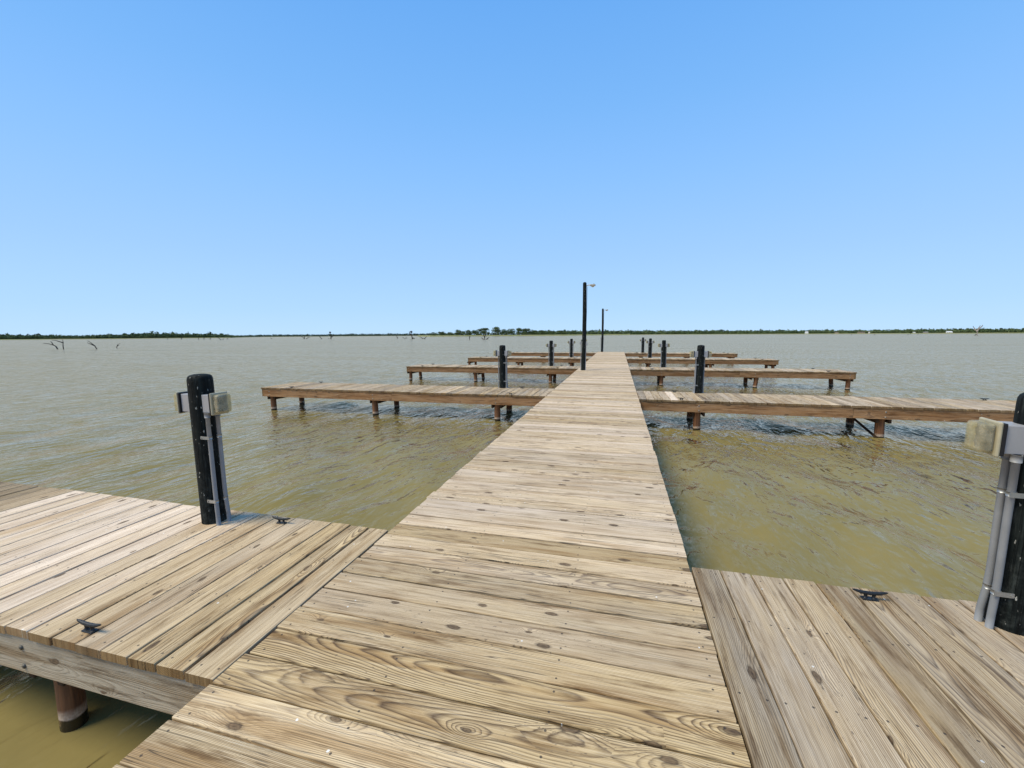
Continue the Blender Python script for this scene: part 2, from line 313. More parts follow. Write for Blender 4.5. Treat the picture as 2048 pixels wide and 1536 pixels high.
# ------------------------------------------------------------ timber boards, many in one mesh
class Boards:
    """each board: rounded section, a few stations along it with a little wander; carries the wood attributes"""
    def __init__(s): s.v = []; s.f = []; s.mi = []; s.wc = []; s.ws = []; s.wt = []; s.hl = []
    def add(s, p0, p1, wid, thk, wdir, tdir, tint=(1, .3, 0), rad=0.004, nseg=4, wand=0.0012, zj=0.001, twist=0.0):
        p0 = Vector(p0); p1 = Vector(p1); ax = (p1-p0); ln = ax.length; ax.normalize(); wdir = Vector(wdir); tdir = Vector(tdir)
        h, t = wid/2, thk/2; r = rad
        prof = []
        for (cx, cy, a0) in ((h-r, t-r, 0), (-h+r, t-r, 90), (-h+r, -t+r, 180), (h-r, -t+r, 270)):
            for k in range(3):
                q = R(a0+45*k); prof.append((cx+r*math.cos(q), cy+r*math.sin(q)))
        seeds = (random.random(), random.random(), random.random())
        dzj = random.gauss(0, zj); base = len(s.v); n = len(prof); tw = random.gauss(0, twist)
        wob = [random.gauss(0, wand) for _ in range(nseg+1)]
        for i in range(nseg+1):
            q = i/nseg; c = p0+ax*ln*q+wdir*wob[i]+tdir*dzj
            for (x, y) in prof:
                y2 = y + tw*x
                s.v.append(c+wdir*x+tdir*y2); s.wc.append(((q-.5)*ln, x, y)); s.ws.append(seeds); s.wt.append(tint); s.hl.append(ln/2)
        for i in range(nseg):
            for k in range(n):
                a = base+i*n+k; b = base+i*n+(k+1) % n
                s.f.append((a, b, b+n, a+n)); s.mi.append(0)
        for i, rev in ((0, True), (nseg, False)):
            loop = [base+i*n+k for k in range(n)]
            # end caps get their own vertices so the grain coordinate keeps its value there
            nb = len(s.v)
            for k in loop:
                s.v.append(s.v[k]); s.wc.append(s.wc[k]); s.ws.append(s.ws[k]); s.wt.append(s.wt[k]); s.hl.append(s.hl[k])
            loop = list(range(nb, nb+n))
            s.f.append(tuple(loop[::-1] if rev else loop)); s.mi.append(1)
    def build(s, name, mats, parent, origin=(0, 0, 0)):
        me = bpy.data.meshes.new(name); o = Vector(origin)
        me.from_pydata([tuple(v-o) for v in s.v], [], s.f)
        for nm, dat in (('wc', s.wc), ('ws', s.ws), ('wt', s.wt)):
            at_ = me.attributes.new(nm, 'FLOAT_VECTOR', 'POINT'); at_.data.foreach_set('vector', np.array(dat, dtype=np.float32).ravel())
        at_ = me.attributes.new('hl', 'FLOAT', 'POINT'); at_.data.foreach_set('value', np.array(s.hl, dtype=np.float32))
        me.polygons.foreach_set('material_index', np.array(s.mi, dtype=np.int32)); me.update()
        bm = bmesh.new(); bm.from_mesh(me); bmesh.ops.recalc_face_normals(bm, faces=bm.faces); bm.to_mesh(me); bm.free()
        return link(name, me, parent, mats)

WATER = -0.58
XL, XR = -1.418, 0.402          # edges of the walkway
PITCH = 0.1475
END_Y = 30.05
TH = 0.038
def vary(v, s=0.08): return max(0.2, v*(1+random.gauss(0, s)))

# ------------------------------------------------------------ water
def water():
    n = N('muddy lake water'); tc = n.new('ShaderNodeTexCoord').outputs['Object']
    g = n.sep(tc)
    # ripples finer than the mesh: crests run roughly along Y
    v1 = n.comb(n.math('MULTIPLY', g[0], 1.0), n.math('MULTIPLY', g[1], 0.42), 0.0)
    rot = n.new('ShaderNodeVectorRotate'); rot.rotation_type = 'Z_AXIS'; n.put(rot, 'Vector', tc); n.put(rot, 'Angle', R(14)); r1 = n.sep(rot.outputs[0])
    v2 = n.comb(r1[0], n.math('MULTIPLY', r1[1], 0.35), 0.0)
    n1 = n.noise(v2, 3.4, 3.0, 0.5, 0.15); n2 = n.noise(v1, 9.5, 2.0, 0.5, 0.2); n3 = n.noise(v2, 0.8, 2.0, 0.5, 0.3)
    n4 = n.noise(v2, 0.22, 3.0, 0.6, 0.2); n5 = n.noise(v1, 0.05, 3.0, 0.6, 0.2)
    sharp = lambda x: n.math('POWER', n.math('SUBTRACT', 1.0, n.math('ABSOLUTE', n.math('MULTIPLY_ADD', x, 2.6, -1.3)), clamp=True), 2.0)
    h = n.math('MULTIPLY_ADD', n1, 0.6, n.math('MULTIPLY', sharp(n1), 0.18))
    h = n.math('ADD', h, n.math('MULTIPLY', n2, 0.38)); h = n.math('ADD', h, n.math('MULTIPLY', n3, 0.55))
    h = n.math('ADD', h, n.math('MULTIPLY', n4, 1.1)); h = n.math('ADD', h, n.math('MULTIPLY', n5, 2.0))
    mud = n.noise(tc, 0.55, 4.0, 0.6, 0.5)
    col = n.mix(n.ramp(mud, [(0.3, 0.0), (0.7, 1.0)]), (0.186, 0.148, 0.050), (0.218, 0.176, 0.068))
    nrm = n.bump(h, 1.0, 0.10)
    n.t.nodes.remove(n.b)
    df = n.new('ShaderNodeBsdfDiffuse'); n.put(df, 'Color', col); n.put(df, 'Normal', n.bump(h, 0.16, 0.085))
    gl = n.new('ShaderNodeBsdfGlossy'); n.put(gl, 'Color', (1.0, 0.715, 0.50, 1)); n.put(gl, 'Roughness', 0.17); n.put(gl, 'Normal', nrm)
    fz = n.new('ShaderNodeFresnel'); n.put(fz, 'IOR', 1.33); n.put(fz, 'Normal', nrm)
    ms = n.new('ShaderNodeMixShader'); 
    gust = n.noise(n.comb(n.math('MULTIPLY', r1[0], 4.6), n.math('MULTIPLY', r1[1], 1.5), 0.0), 1.0, 7.0, 0.80, 0.4)
    gust2 = n.noise(n.comb(n.math('MULTIPLY', g[0], 0.05), n.math('MULTIPLY', g[1], 0.22), 3.0), 1.0, 6.0, 0.75, 0.3)
    gu = n.math('MULTIPLY', n.ramp(gust, [(0.36, 0.38), (0.50, 0.62), (0.60, 1.05), (0.68, 1.35)]), n.rng(gust2, 0.3, 0.7, 1.35, 2.0))
    n.put(ms, 0, n.math('MULTIPLY', n.math('MINIMUM', n.math('MULTIPLY', fz.outputs[0], n.math('MULTIPLY_ADD', fz.outputs[0], 3.4, 0.60)), 0.74), gu, clamp=True))
    n.t.links.new(df.outputs[0], ms.inputs[1]); n.t.links.new(gl.outputs[0], ms.inputs[2]); n.t.links.new(ms.outputs[0], n.out.inputs[0])
    # graded sheet, fine round the docks, with real wave relief
    def axis(lo, hi, fine, mid, N1):
        t = np.linspace(-1, 1, N1); k = 7.5
        s_ = np.sinh(k*t)/np.sinh(k)
        return mid + np.where(s_ < 0, -s_*(lo-mid), s_*(hi-mid))
    xs = axis(-5000, 5000, 0.05, -1.0, 560); ys = axis(-300, 6000, 0.05, 4.0, 620)
    X, Y = np.meshgrid(xs, ys); Z = np.zeros_like(X)
    cell = np.maximum(np.gradient(X, axis=1), np.gradient(Y, axis=0))
    r = np.random.default_rng(3)
    for i in range(46):
        lam = 0.16*(1.055**i)*(1+0.1*r.random()); th = R(8)+r.normal(0, R(25)); ph = r.random()*6.28
        k = 2*math.pi/lam; amp = 0.0040*(lam/0.4)**0.42
        fade = np.clip((lam/cell-2.5)/3.0, 0, 1)
        q = k*(X*math.cos(th)+Y*math.sin(th))+ph
        Z += amp*fade*(np.sin(q)+0.25*np.sin(2*q+0.6))
    me = bpy.data.meshes.new('water'); ny, nx = X.shape
    co = np.stack([X, Y, Z+WATER], -1).reshape(-1, 3)
    me.vertices.add(nx*ny); me.vertices.foreach_set('co', co.ravel())
    idx = np.arange(nx*ny).reshape(ny, nx)
    q = np.stack([idx[:-1, :-1], idx[:-1, 1:], idx[1:, 1:], idx[1:, :-1]], -1).reshape(-1, 4)
    me.loops.add(q.size); me.loops.foreach_set('vertex_index', q.ravel())
    me.polygons.add(len(q)); me.polygons.foreach_set('loop_start', np.arange(0, q.size, 4)); me.polygons.foreach_set('loop_total', np.full(len(q), 4))
    me.polygons.foreach_set('use_smooth', np.ones(len(q), dtype=bool)); me.update(calc_edges=True)
    o = link('water', me, None, (n.m,)); tag(o, kind='structure')
water()
bm = bmesh.new(); bm_box(bm, -6000, 6000, -400, 7000, -4.0, -3.0)
tag(from_bm('lake_bed', bm, simple('lake mud', (0.12, 0.09, 0.04), 0.9)), kind='structure')

# ------------------------------------------------------------ main pier
pier = empty('main_pier', ((XL+XR)/2, 15, 0))
tag(pier, 'long central boardwalk of weathered crosswise planks running straight out over the lake', 'pier')
PO = pier.location.copy()
B = Boards(); y = 0.904-PITCH*9
while y < END_Y-0.1:
    yc = y+PITCH/2
    if yc < 1.55: ti = (vary(0.98, .07), random.choice((.1, .25, .35, .6)), random.choice((0, .1, .2)))
    elif yc < 2.35: ti = (vary(1.0, .06), random.choice((.15, .3, .5)), random.choice((.1, .2, .4)))
    elif yc < 3.3: ti = (vary(1.0, .05), .55, random.choice((.55, .8, .9)))
    else: ti = (vary(0.98, .07), random.choice((.25, .5, .7)), random.choice((.2, .5, .7, .9)))
    jl, jr = random.gauss(0, .004), random.gauss(0, .003)
    wd = PITCH-random.choice((.005, .007, .009, .011, .013))
    B.add((XL+jl, yc, -TH/2), (XR+jr, yc, -TH/2), wd, TH, (0, 1, 0), (0, 0, 1), ti, twist=.008, nseg=6)
    y += PITCH
B.build('decking', (M_DECK, M_DECK_END), pier, PO)
RIMZ0, RIMZ1 = -0.041, -0.222
FING = [(1.062, -8.6, 7.3), (8.27, -8.60, 7.30), (15.25, -8.44, 7.32), (21.6, -8.14, 7.25), (27.9, -7.40, 7.10)]
FW = 1.215
def rim_boards(segs, mat, parent, origin, zc=(RIMZ0+RIMZ1)/2, hgt=RIMZ0-RIMZ1, tint=(1, .2, 0)):
    for (p0, p1, nrm) in segs:
        b = Boards(); b.add((p0[0], p0[1], zc), (p1[0], p1[1], zc), hgt, 0.038, (0, 0, 1), nrm, (vary(tint[0], .06), tint[1], tint[2]), rad=.003, wand=.0004, zj=0)
        b.build('rim_board', mat, parent, origin)
segs = []
for xx, nx_ in ((XL+0.04, -1), (XR-0.04, 1)):
    yy = -0.3
    while yy < END_Y-0.3:
        y2 = min(yy+4.87, END_Y-0.06); segs.append(((xx, yy+.002), (xx, y2-.002), (nx_, 0, 0))); yy = y2
segs.append(((XL+.06, END_Y-.04), (XR-.06, END_Y-.04), (0, 1, 0)))
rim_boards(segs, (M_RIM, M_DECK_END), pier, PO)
bm = bmesh.new()
for xx in (-1.0, -0.5, 0.0):
    bm_box(bm, xx-.019-PO.x, xx+.019-PO.x, -0.3-PO.y, END_Y-.08-PO.y, -.222, -.042)
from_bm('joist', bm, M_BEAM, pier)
def pile(parent, x, y, top=-0.05, rad=0.065, origin=(0, 0, 0)):
    bm = bmesh.new(); zs = [-2.9, -1.2, WATER, -0.4, top]
    lean = (random.gauss(0, .006), random.gauss(0, .006))
    bm_tube(bm, [(x-origin[0]+lean[0]*i, y-origin[1]+lean[1]*i, z) for i, z in enumerate(zs)], [rad*1.05, rad*1.03, rad*1.01, rad, rad*.98], 20, wob=.012)
    return from_bm('pile', bm, M_PILE, parent)
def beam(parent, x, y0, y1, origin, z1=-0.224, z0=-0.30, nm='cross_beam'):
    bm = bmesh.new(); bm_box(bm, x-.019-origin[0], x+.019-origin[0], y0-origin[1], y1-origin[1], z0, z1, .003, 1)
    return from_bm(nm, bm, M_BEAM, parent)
for i in range(11):
    yy = 0.25+i*2.95
    for xx in (XL+.16, XR-.16): pile(pier, xx, yy, -.045, .075, PO)
    bm = bmesh.new(); bm_box(bm, XL+.065-PO.x, XR-.065-PO.x, yy+.08-PO.y, yy+.118-PO.y, -.30, -.224, .003, 1); from_bm('cross_beam', bm, M_BEAM, pier)

# ------------------------------------------------------------ finger docks
ORD = ['nearest', 'second', 'third', 'fourth', 'farthest']
def finger(i, side):
    y0, xl, xr = FING[i]; y1 = y0+FW
    near, far = (XL-.006, xl) if side < 0 else (XR+.006, xr)
    sn = 'left' if side < 0 else 'right'
    root = empty('finger_dock', ((near+far)/2, y0+FW/2, 0)); O = root.location.copy()
    det = {(0, -1): 'nearest left finger dock, bleached pinkish boards turning dark brown at the frame edge',
           (0, 1): 'nearest right finger dock, grey-brown boards with bold grain in the bottom right corner',
           (1, -1): 'second left finger dock, grey boards on a knotty brown rim with brown piles',
           (1, 1): 'second right finger dock, one whitish board near the walkway, diagonal brace below',
           (2, -1): 'third left finger dock, behind the knotty second one',
           (2, 1): 'third right finger dock, its end free over open water',
           (3, -1): 'fourth left finger dock, stubby piles showing under its rim',
           (3, 1): 'fourth right finger dock, just before the farthest one',
           (4, -1): 'farthest left finger dock, a thin brown strip behind all others left of the walkway',
           (4, 1): 'farthest right finger dock, a thin brown strip behind all others right of the walkway'}[(i, side)]
    tag(root, det, 'dock', 'finger docks branching off the walkway')
    B = Boards(); n = int(round(abs(far-near)/PITCH)); pit = abs(far-near)/n
    for k in range(n):
        xc = near+side*pit*(k+.5)
        if i == 0 and side < 0:
            if xc > -2.05: ti = (vary(.97, .05), random.choice((.2, .35)), random.choice((0, .2)))
            elif xc > -2.7: ti = (vary(1.0, .04), .25, random.choice((.3, .5, .8)))
            elif xc > -4.35: ti = (vary(1.06, .04), .2, random.choice((.8, 1.1, 1.3)))
            else: ti = (vary(.52 if xc < -4.6 else .72, .08), .25, .25)
        elif i == 0: ti = (vary(.80, .08), random.choice((.7, .9, 1.2)), random.choice((0, .15, .3)))
        else: ti = (vary(.90, .12), random.choice((.5, .8, 1.1)), random.choice((0, .2, .5)))
        if i == 1 and side > 0 and k == 4: ti = (1.12, .3, 1.4)
        e0, e1 = random.gauss(0, .003), random.gauss(0, .003)
        wd = pit-random.choice((.005, .007, .009, .012))
        B.add((xc, y0+e0, -TH/2), (xc, y1+e1, -TH/2), wd, TH, (1, 0, 0), (0, 0, 1), ti, twist=.01)
    B.build('decking', (M_DECK, M_DECK_END), root, O)
    # rims, set 12 mm behind the board ends, joined over the middle piles
    a, b = sorted((near, far)); ins = 0.012+.019
    jx = -4.97 if side < 0 else 3.97
    fm = (M_RIM_PALE, M_DECK_END) if (i == 0) else (M_RIM, M_DECK_END)
    tt = (1, .5, 0) if i == 0 else (1.0 if i == 1 else .84, .1, 0)
    fe = far-side*0.02
    s1 = [((near, y0+ins), (jx, y0+ins), (0, -1, 0)), ((jx+side*.004, y0+ins), (fe-side*.04, y0+ins), (0, -1, 0)),
          ((near, y1-ins), (jx, y1-ins), (0, 1, 0)), ((jx+side*.004, y1-ins), (fe-side*.04, y1-ins), (0, 1, 0)),
          ((fe-side*.02, y0+.014), (fe-side*.02, y1-.014), (side, 0, 0))]
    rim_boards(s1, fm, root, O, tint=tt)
    bm = bmesh.new()
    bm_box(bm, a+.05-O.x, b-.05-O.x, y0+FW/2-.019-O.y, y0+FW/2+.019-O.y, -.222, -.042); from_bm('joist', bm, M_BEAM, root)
    px = [-2.50, -5.46, -8.36] if side < 0 else [1.50, 4.45, 7.15]
    sc = {0: 1, 1: 1, 2: .995, 3: .965, 4: .93}[i] if side < 0 else {0: 1, 1: 1, 2: 1, 3: .985, 4: .955}[i]
    for j, x in enumerate(px):
        x *= sc
        for yy in (y0+.125, y1-.125): pile(root, x, yy, -.05, (.049 if i == 0 else .066)*random.uniform(.97, 1.04), O)
        for sx in (-.095, .095): beam(root, x+sx, y0+.055, y1-.055, O)
        if side > 0 and j == 1 and i == 1:      # diagonal brace between the pair
            bm = bmesh.new(); bm_tube(bm, [(x-O.x-.09, y1-.12-O.y, -.29), (x-O.x-.09, y0+.06-O.y, -.55)], .028, 4); from_bm('brace', bm, M_BEAM, root)
        for zz in (-.098, -.188):
            bm = bmesh.new(); xb = x-O.x-(.03 if i == 0 else .005); bm_tube(bm, [(xb, y0+.014-O.y, zz), (xb, y0+.008-O.y, zz), (xb, y0+.005-O.y, zz)], [.0125, .0115, .006], 12); from_bm('bolt', bm, M_BOLT if i == 0 else M_GALV, root)
    return root
for i in range(5):
    for sd_ in (-1, 1): finger(i, sd_)

# ------------------------------------------------------------ mooring cleats
def cleat_proto():
    root = empty('mooring_cleat', (0, 0, 0))
    bm = bmesh.new(); bm_box(bm, -.048, .048, -.021, .021, 0, .008, .003, 1); from_bm('base', bm, M_CLEAT, root)
    bm = bmesh.new()
    for s_ in (-1, 1): bm_tube(bm, [(s_*.026, 0, .006), (s_*.024, 0, .02), (s_*.027, 0, .040)], [.014, .010, .012], 10)
    bm_tube(bm, [(-.105, 0, .056), (-.09, 0, .053), (-.055, 0, .044), (0, 0, .040), (.055, 0, .044), (.09, 0, .053), (.105, 0, .056)], [.004, .0075, .011, .0125, .011, .0075, .004], 12)
    from_bm('horn', bm, M_CLEAT, root, True)
    bm = bmesh.new()
    for s_ in (-1, 1): bm_tube(bm, [(s_*.040, 0, .007), (s_*.040, 0, .012)], .006, 8)
    from_bm('screw', bm, M_CLEAT, root); return root
def copy_tree(o, parent=None):
    c = o.copy(); C.objects.link(c); c.parent = parent
    for ch in list(o.children): copy_tree(ch, c)
    return c
cp = cleat_proto(); used = False
for i in range(5):
    for side in (-1, 1):
        y0 = FING[i][0]; sn = 'left' if side < 0 else 'right'
        for far_ in (0, 1):
            for back in (0, 1):
                if i == 0 and (far_ or (side > 0 and not back)): continue      # outside the frame
                x = (-2.19, -7.74)[far_] if side < 0 else (1.19, 6.55)[far_]
                if i == 4 and side < 0 and far_: x = -7.1
                if i == 3 and side < 0 and far_: x = -7.4
                y = y0+FW-.09 if back else y0+.07
                c = copy_tree(cp) if used else cp; used = True
                c.location = (x+random.gauss(0, .01), y, .001); c.rotation_euler = (0, 0, R(random.gauss(1, 2))); c.scale = (.68, .68, .72)
                f = {0: 'nearest', 1: 'second', 2: 'third', 3: 'fourth', 4: 'farthest'}[i]
                lab = f"black cleat on {f} {sn} finger dock, {'far' if back else 'near'} edge" + ('' if i == 0 else (', by the free end' if far_ else ', by the walkway'))
                tag(c, lab, 'cleat', 'mooring cleats screwed to the docks')

# ------------------------------------------------------------ power posts
def power_post(inner):
    root = empty('power_post', (0, 0, 0)); r = .074
    CY = (-.046, .020) if inner > 0 else (-.044, .000); xo = .011 if inner > 0 else 0
    bm = bmesh.new()
    zs = [(-.06, 1.0), (.0, 1.0), (.3, .99), (.6, .99), (.85, .985), (.965, .98), (.988, .965), (1.002, .90), (1.011, .76), (1.016, .5), (1.018, .2)]
    bm_tube(bm, [(0, 0, z) for z, _ in zs], [r*k for _, k in zs], 28, wob=.006); from_bm('post', bm, M_POST, root)
    for s_ in (-1, 1):
        x0 = s_*.066
        def bx(bm, xa, xb, *k, **kw): bm_box(bm, min(xa, xb), max(xa, xb), *k, **kw)
        bm = bmesh.new(); bx(bm, s_*.060, s_*.135, -.045, .045, .765, .885, bev=.004); ob = from_bm('outlet_box', bm, M_BOX, root)
        bm = bmesh.new(); bx(bm, s_*.135, s_*.150, -.056, .056, .757, .893, bev=.004); from_bm('gasket', bm, M_GASKET, ob)
        # bubble cover: flange and rounded hood, sockets seen dimly inside
        bm = bmesh.new(); bx(bm, s_*.150, s_*.163, -.058, .058, .752, .898, bev=.006); from_bm('cover_flange', bm, M_FLANGE, ob); bm = bmesh.new()
        bx(bm, s_*.160, s_*.212, -.048, .048, .764, .888, bev=.016, seg=4)
        k0 = len(bm.faces); bx(bm, s_*.1635, s_*.2085, -.0445, .0445, .7675, .8845, bev=.013, seg=3)
        bm.faces.ensure_lookup_table(); bmesh.ops.reverse_faces(bm, faces=list(bm.faces)[k0:])
        cv = from_bm('weather_cover', bm, M_COVER, ob, False)
        for p in cv.data.polygons: p.use_smooth = False
        bm = bmesh.new(); bx(bm, s_*.1638, s_*.176, -.041, .041, .772, .880, bev=.003)
        for zc in (.80, .85): bm_tube(bm, [(s_*.176, 0, zc), (s_*.192, 0, zc)], [.021, .019], 16)
        from_bm('socket', bm, M_GASKET, cv)
        for q, yy in enumerate(CY if s_ == inner else (.016,)):
            bm = bmesh.new(); bend = .004 if q == 0 else .014
            bm_tube(bm, [(s_*(.089+xo), yy, .765), (s_*(.089+xo), yy, .5), (s_*(.088+xo), yy, .24), (s_*(.087+xo+bend*.3), yy, .15), (s_*(.089+xo+bend), yy-.002, .06), (s_*(.091+xo+bend), yy-.003, -.02)], .0130, 16)
            bm_tube(bm, [(s_*(.089+xo), yy, .765), (s_*(.089+xo), yy, .735)], .0175, 16)
            from_bm('conduit', bm, M_CONDUIT, root)
        for zz in (.60, .165):
            ys = -.062 if s_ == inner else .004
            bm = bmesh.new(); bm_box(bm, *sorted((s_*.040, s_*(.104+xo))), ys-.001 if s_ == inner else ys, ys+.003, zz-.010, zz+.010)
            for yy in (CY if s_ == inner else (.016,)): bm_tube(bm, [(s_*(.088+xo), yy, zz-.010), (s_*(.088+xo), yy, zz+.010)], .0155, 16)
            bm_tube(bm, [(s_*.048, ys-.0045, zz), (s_*.048, ys+.001, zz)], .005, 8)
            from_bm('strap', bm, M_GALV, root)
    return root
PP = [(-2.685, 2.12, 'black timber power post at left front, beside the nearest left finger dock cleat', 0),
      (1.665, 2.13, 'black timber power post cut by the right frame edge, grey conduits on its side', 0),
      (-2.66, 9.40, 'black timber power post on the second left finger dock', 0), (1.67, 9.40, 'black timber power post on the second right finger dock, pale covers on both sides', 0),
      (-2.60, 16.38, 'black timber power post on the third left finger dock', 0), (1.65, 16.38, 'black timber power post on the third right finger dock', 0),
      (-2.50, 22.73, 'black timber power post on the fourth left finger dock', 0), (1.60, 22.73, 'black timber power post on the fourth right finger dock', 0),
      (-2.33, 29.03, 'black timber power post on the farthest left finger dock, hidden behind the tall lamp post', 0), (1.58, 29.03, 'black timber power post on the farthest right finger dock', 0)]
pp = power_post(1); pq = power_post(-1)
for k, (x, y, lab, _) in enumerate(PP):
    o = (pp, pq)[k] if k < 2 else copy_tree((pp, pq)[k % 2])
    o.location = (x, y, 0); o.rotation_euler = (R(random.gauss(0, .4)), R(random.gauss(0, .5)), R(random.gauss(0, 3)))
    tag(o, lab, 'power post', 'power posts standing on the finger docks')
pp.rotation_euler = (0, R(-.6), R(-4))

# ------------------------------------------------------------ lamp posts
def lamp_post():
    root = empty('lamp_post', (0, 0, 0)); r = .069
    bm = bmesh.new(); zs = [(-.05, 1.02), (0, 1.02), (1.0, 1.0), (2.0, .96), (2.9, .92), (2.985, .90), (3.015, .80), (3.03, .5), (3.034, .2)]
    bm_tube(bm, [(.012*math.sin(z*1.3), 0, z) for z, _ in zs], [r*k for _, k in zs], 24, wob=.006); from_bm('pole', bm, M_POST, root)
    bm = bmesh.new(); bm_tube(bm, [(.055, 0, 2.90), (.09, 0, 2.925), (.14, 0, 2.935), (.20, 0, 2.925)], .014, 10); from_bm('arm', bm, M_ALU, root)
    bm = bmesh.new(); bm_box(bm, .17, .355, -.055, .055, 2.895, 2.955, .016, 3); hd = from_bm('lamp_head', bm, M_ALU, root)
    bm = bmesh.new(); bm_tube(bm, [(.265, 0, 2.897), (.265, 0, 2.872), (.265, 0, 2.858)], [.048, .046, .030], 18); from_bm('lens', bm, M_LENS, hd)
    bm = bmesh.new(); bm_tube(bm, [(.300, 0, 2.955), (.300, 0, 2.975)], .014, 10); from_bm('photocell', bm, M_GASKET, hd)
    for sx in (-.083, .083):
        bm = bmesh.new(); bm_tube(bm, [(sx, -.02, 1.05), (sx*.99, -.02, .5), (sx, -.02, -.02)], .013, 10); from_bm('conduit', bm, M_CONDUIT, root)
    bm = bmesh.new(); bm_tube(bm, [(.076, 0, 2.88), (.078, .01, 2.2), (.076, 0, 1.6), (.082, 0, 1.05)], .006, 8); from_bm('cable', bm, M_GASKET, root)
    for sx, z in ((-.11, .95), (.105, .92)):
        bm = bmesh.new(); bm_box(bm, sx-.025, sx+.025, -.04, .03, z-.05, z+.05, .004); from_bm('junction_box', bm, M_BOX, root)
    return root
l1 = lamp_post(); l1.location = (-1.19, 14.62, 0); l1.rotation_euler = (0, R(.5), 0)
tag(l1, 'nearer black lamp post on the walkway, just before the third left dock', 'lamp post', 'lamp posts along the walkway')
l2 = copy_tree(l1); l2.location = (-1.13, 29.93, 0); l2.rotation_euler = (0, R(.3), R(4))
tag(l2, 'distant black lamp post at the far end of the walkway', 'lamp post', 'lamp posts along the walkway')

# ------------------------------------------------------------ far shore
def leaf_mat(name, c1, c2, sc=.25):
    n = N(name); g = n.new('ShaderNodeNewGeometry').outputs['Position']
    f = n.noise(g, sc, 4.0, 0.65); f2 = n.noise(g, sc*9, 2.0, 0.6)
    col = n.mix(n.ramp(f, [(0.35, 0.0), (0.65, 1.0)]), c1, c2); col = n.mix(n.ramp(f2, [(0.4, 0.0), (0.7, 0.5)]), col, tuple(x*1.7 for x in c2))
    n.put(n.b, 'Base Color', col); n.put(n.b, 'Roughness', .8); n.put(n.b, 'Specular IOR Level', .15); return n.m
M_WOOD = leaf_mat('far woodland leaves', (0.040, 0.066, 0.030), (0.090, 0.122, 0.050), .05)
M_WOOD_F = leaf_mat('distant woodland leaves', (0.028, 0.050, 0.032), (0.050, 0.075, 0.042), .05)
M_TREE = leaf_mat('island tree leaves', (0.035, 0.062, 0.026), (0.085, 0.115, 0.045), .3)
M_GRASS = simple('shore grass', (0.16, 0.19, 0.07), .9, .1, 0, .05, .4, 0, (0.24, 0.21, 0.10))
M_MUD = simple('shore mud bank', (0.10, 0.08, 0.05), .9, .1, 0, .1, .4)
M_TRUNK = simple('tree bark', (0.06, 0.045, 0.035), .9, .1)
# strips of land: (px, distance, depth of the land)
def land(name, cols, mat, top=0.5, depth=150):
    bm = bmesh.new(); prev = None
    for px, dist in cols:
        p = at_dist(px, dist, WATER-.3); q = at_dist(px, dist+6, WATER+top); r_ = at_dist(px, dist+depth, WATER+top+.6); b_ = at_dist(px, dist+depth, WATER-3); b0 = at_dist(px, dist, WATER-3)
        cur = [bm.verts.new(v) for v in (b0, p, q, r_, b_)]
        if prev:
            for k in range(4): bm.faces.new((prev[k], cur[k], cur[k+1], prev[k+1]))
        prev = cur
    bmesh.ops.recalc_face_normals(bm, faces=bm.faces)
    return tag(from_bm(name, bm, mat), kind='structure')
FARS = [(-500, 900), (0, 700), (200, 700), (460, 760), (520, 1500), (700, 1500), (860, 1500), (1090, 900), (1240, 760), (1500, 620), (1700, 560), (2048, 500), (2700, 480)]
land('far_shore', FARS, M_GRASS, .6, 260)
ISL = [(835, 640), (860, 560), (1000, 555), (1150, 570), (1260, 640)]
land('wooded_point', ISL, M_GRASS, 1.1, 70)
def interp(tab, x):
    return float(np.interp(x, [t[0] for t in tab], [t[1] for t in tab]))
def clump_mesh(tris, cen, rad, nleaf, size, r):
    d = r.normal(size=(nleaf, 3)); d /= np.linalg.norm(d, axis=1)[:, None]
    p = cen+d*(r.random((nleaf, 1))**.4)*np.array(rad)
    p[:, 2] = np.maximum(p[:, 2], WATER+.1)
    a = r.normal(size=(nleaf, 3)); b = r.normal(size=(nleaf, 3))
    a /= np.linalg.norm(a, axis=1)[:, None]; b /= np.linalg.norm(b, axis=1)[:, None]
    s = size*(.6+.8*r.random((nleaf, 1)))
    tris.append(np.stack([p+a*s, p+b*s, p-(a+b)*s*.6], 1))
def tri_obj(name, tris, mat, parent=None, origin=(0, 0, 0)):
    T = np.concatenate(tris).reshape(-1, 3)-np.array(origin); n = len(T)//3
    me = bpy.data.meshes.new(name); me.vertices.add(len(T)); me.vertices.foreach_set('co', T.ravel().astype(np.float32))
    me.loops.add(len(T)); me.loops.foreach_set('vertex_index', np.arange(len(T)))
    me.polygons.add(n); me.polygons.foreach_set('loop_start', np.arange(0, len(T), 3)); me.polygons.foreach_set('loop_total', np.full(n, 3)); me.update(calc_edges=True)
    return link(name, me, parent, (mat,))
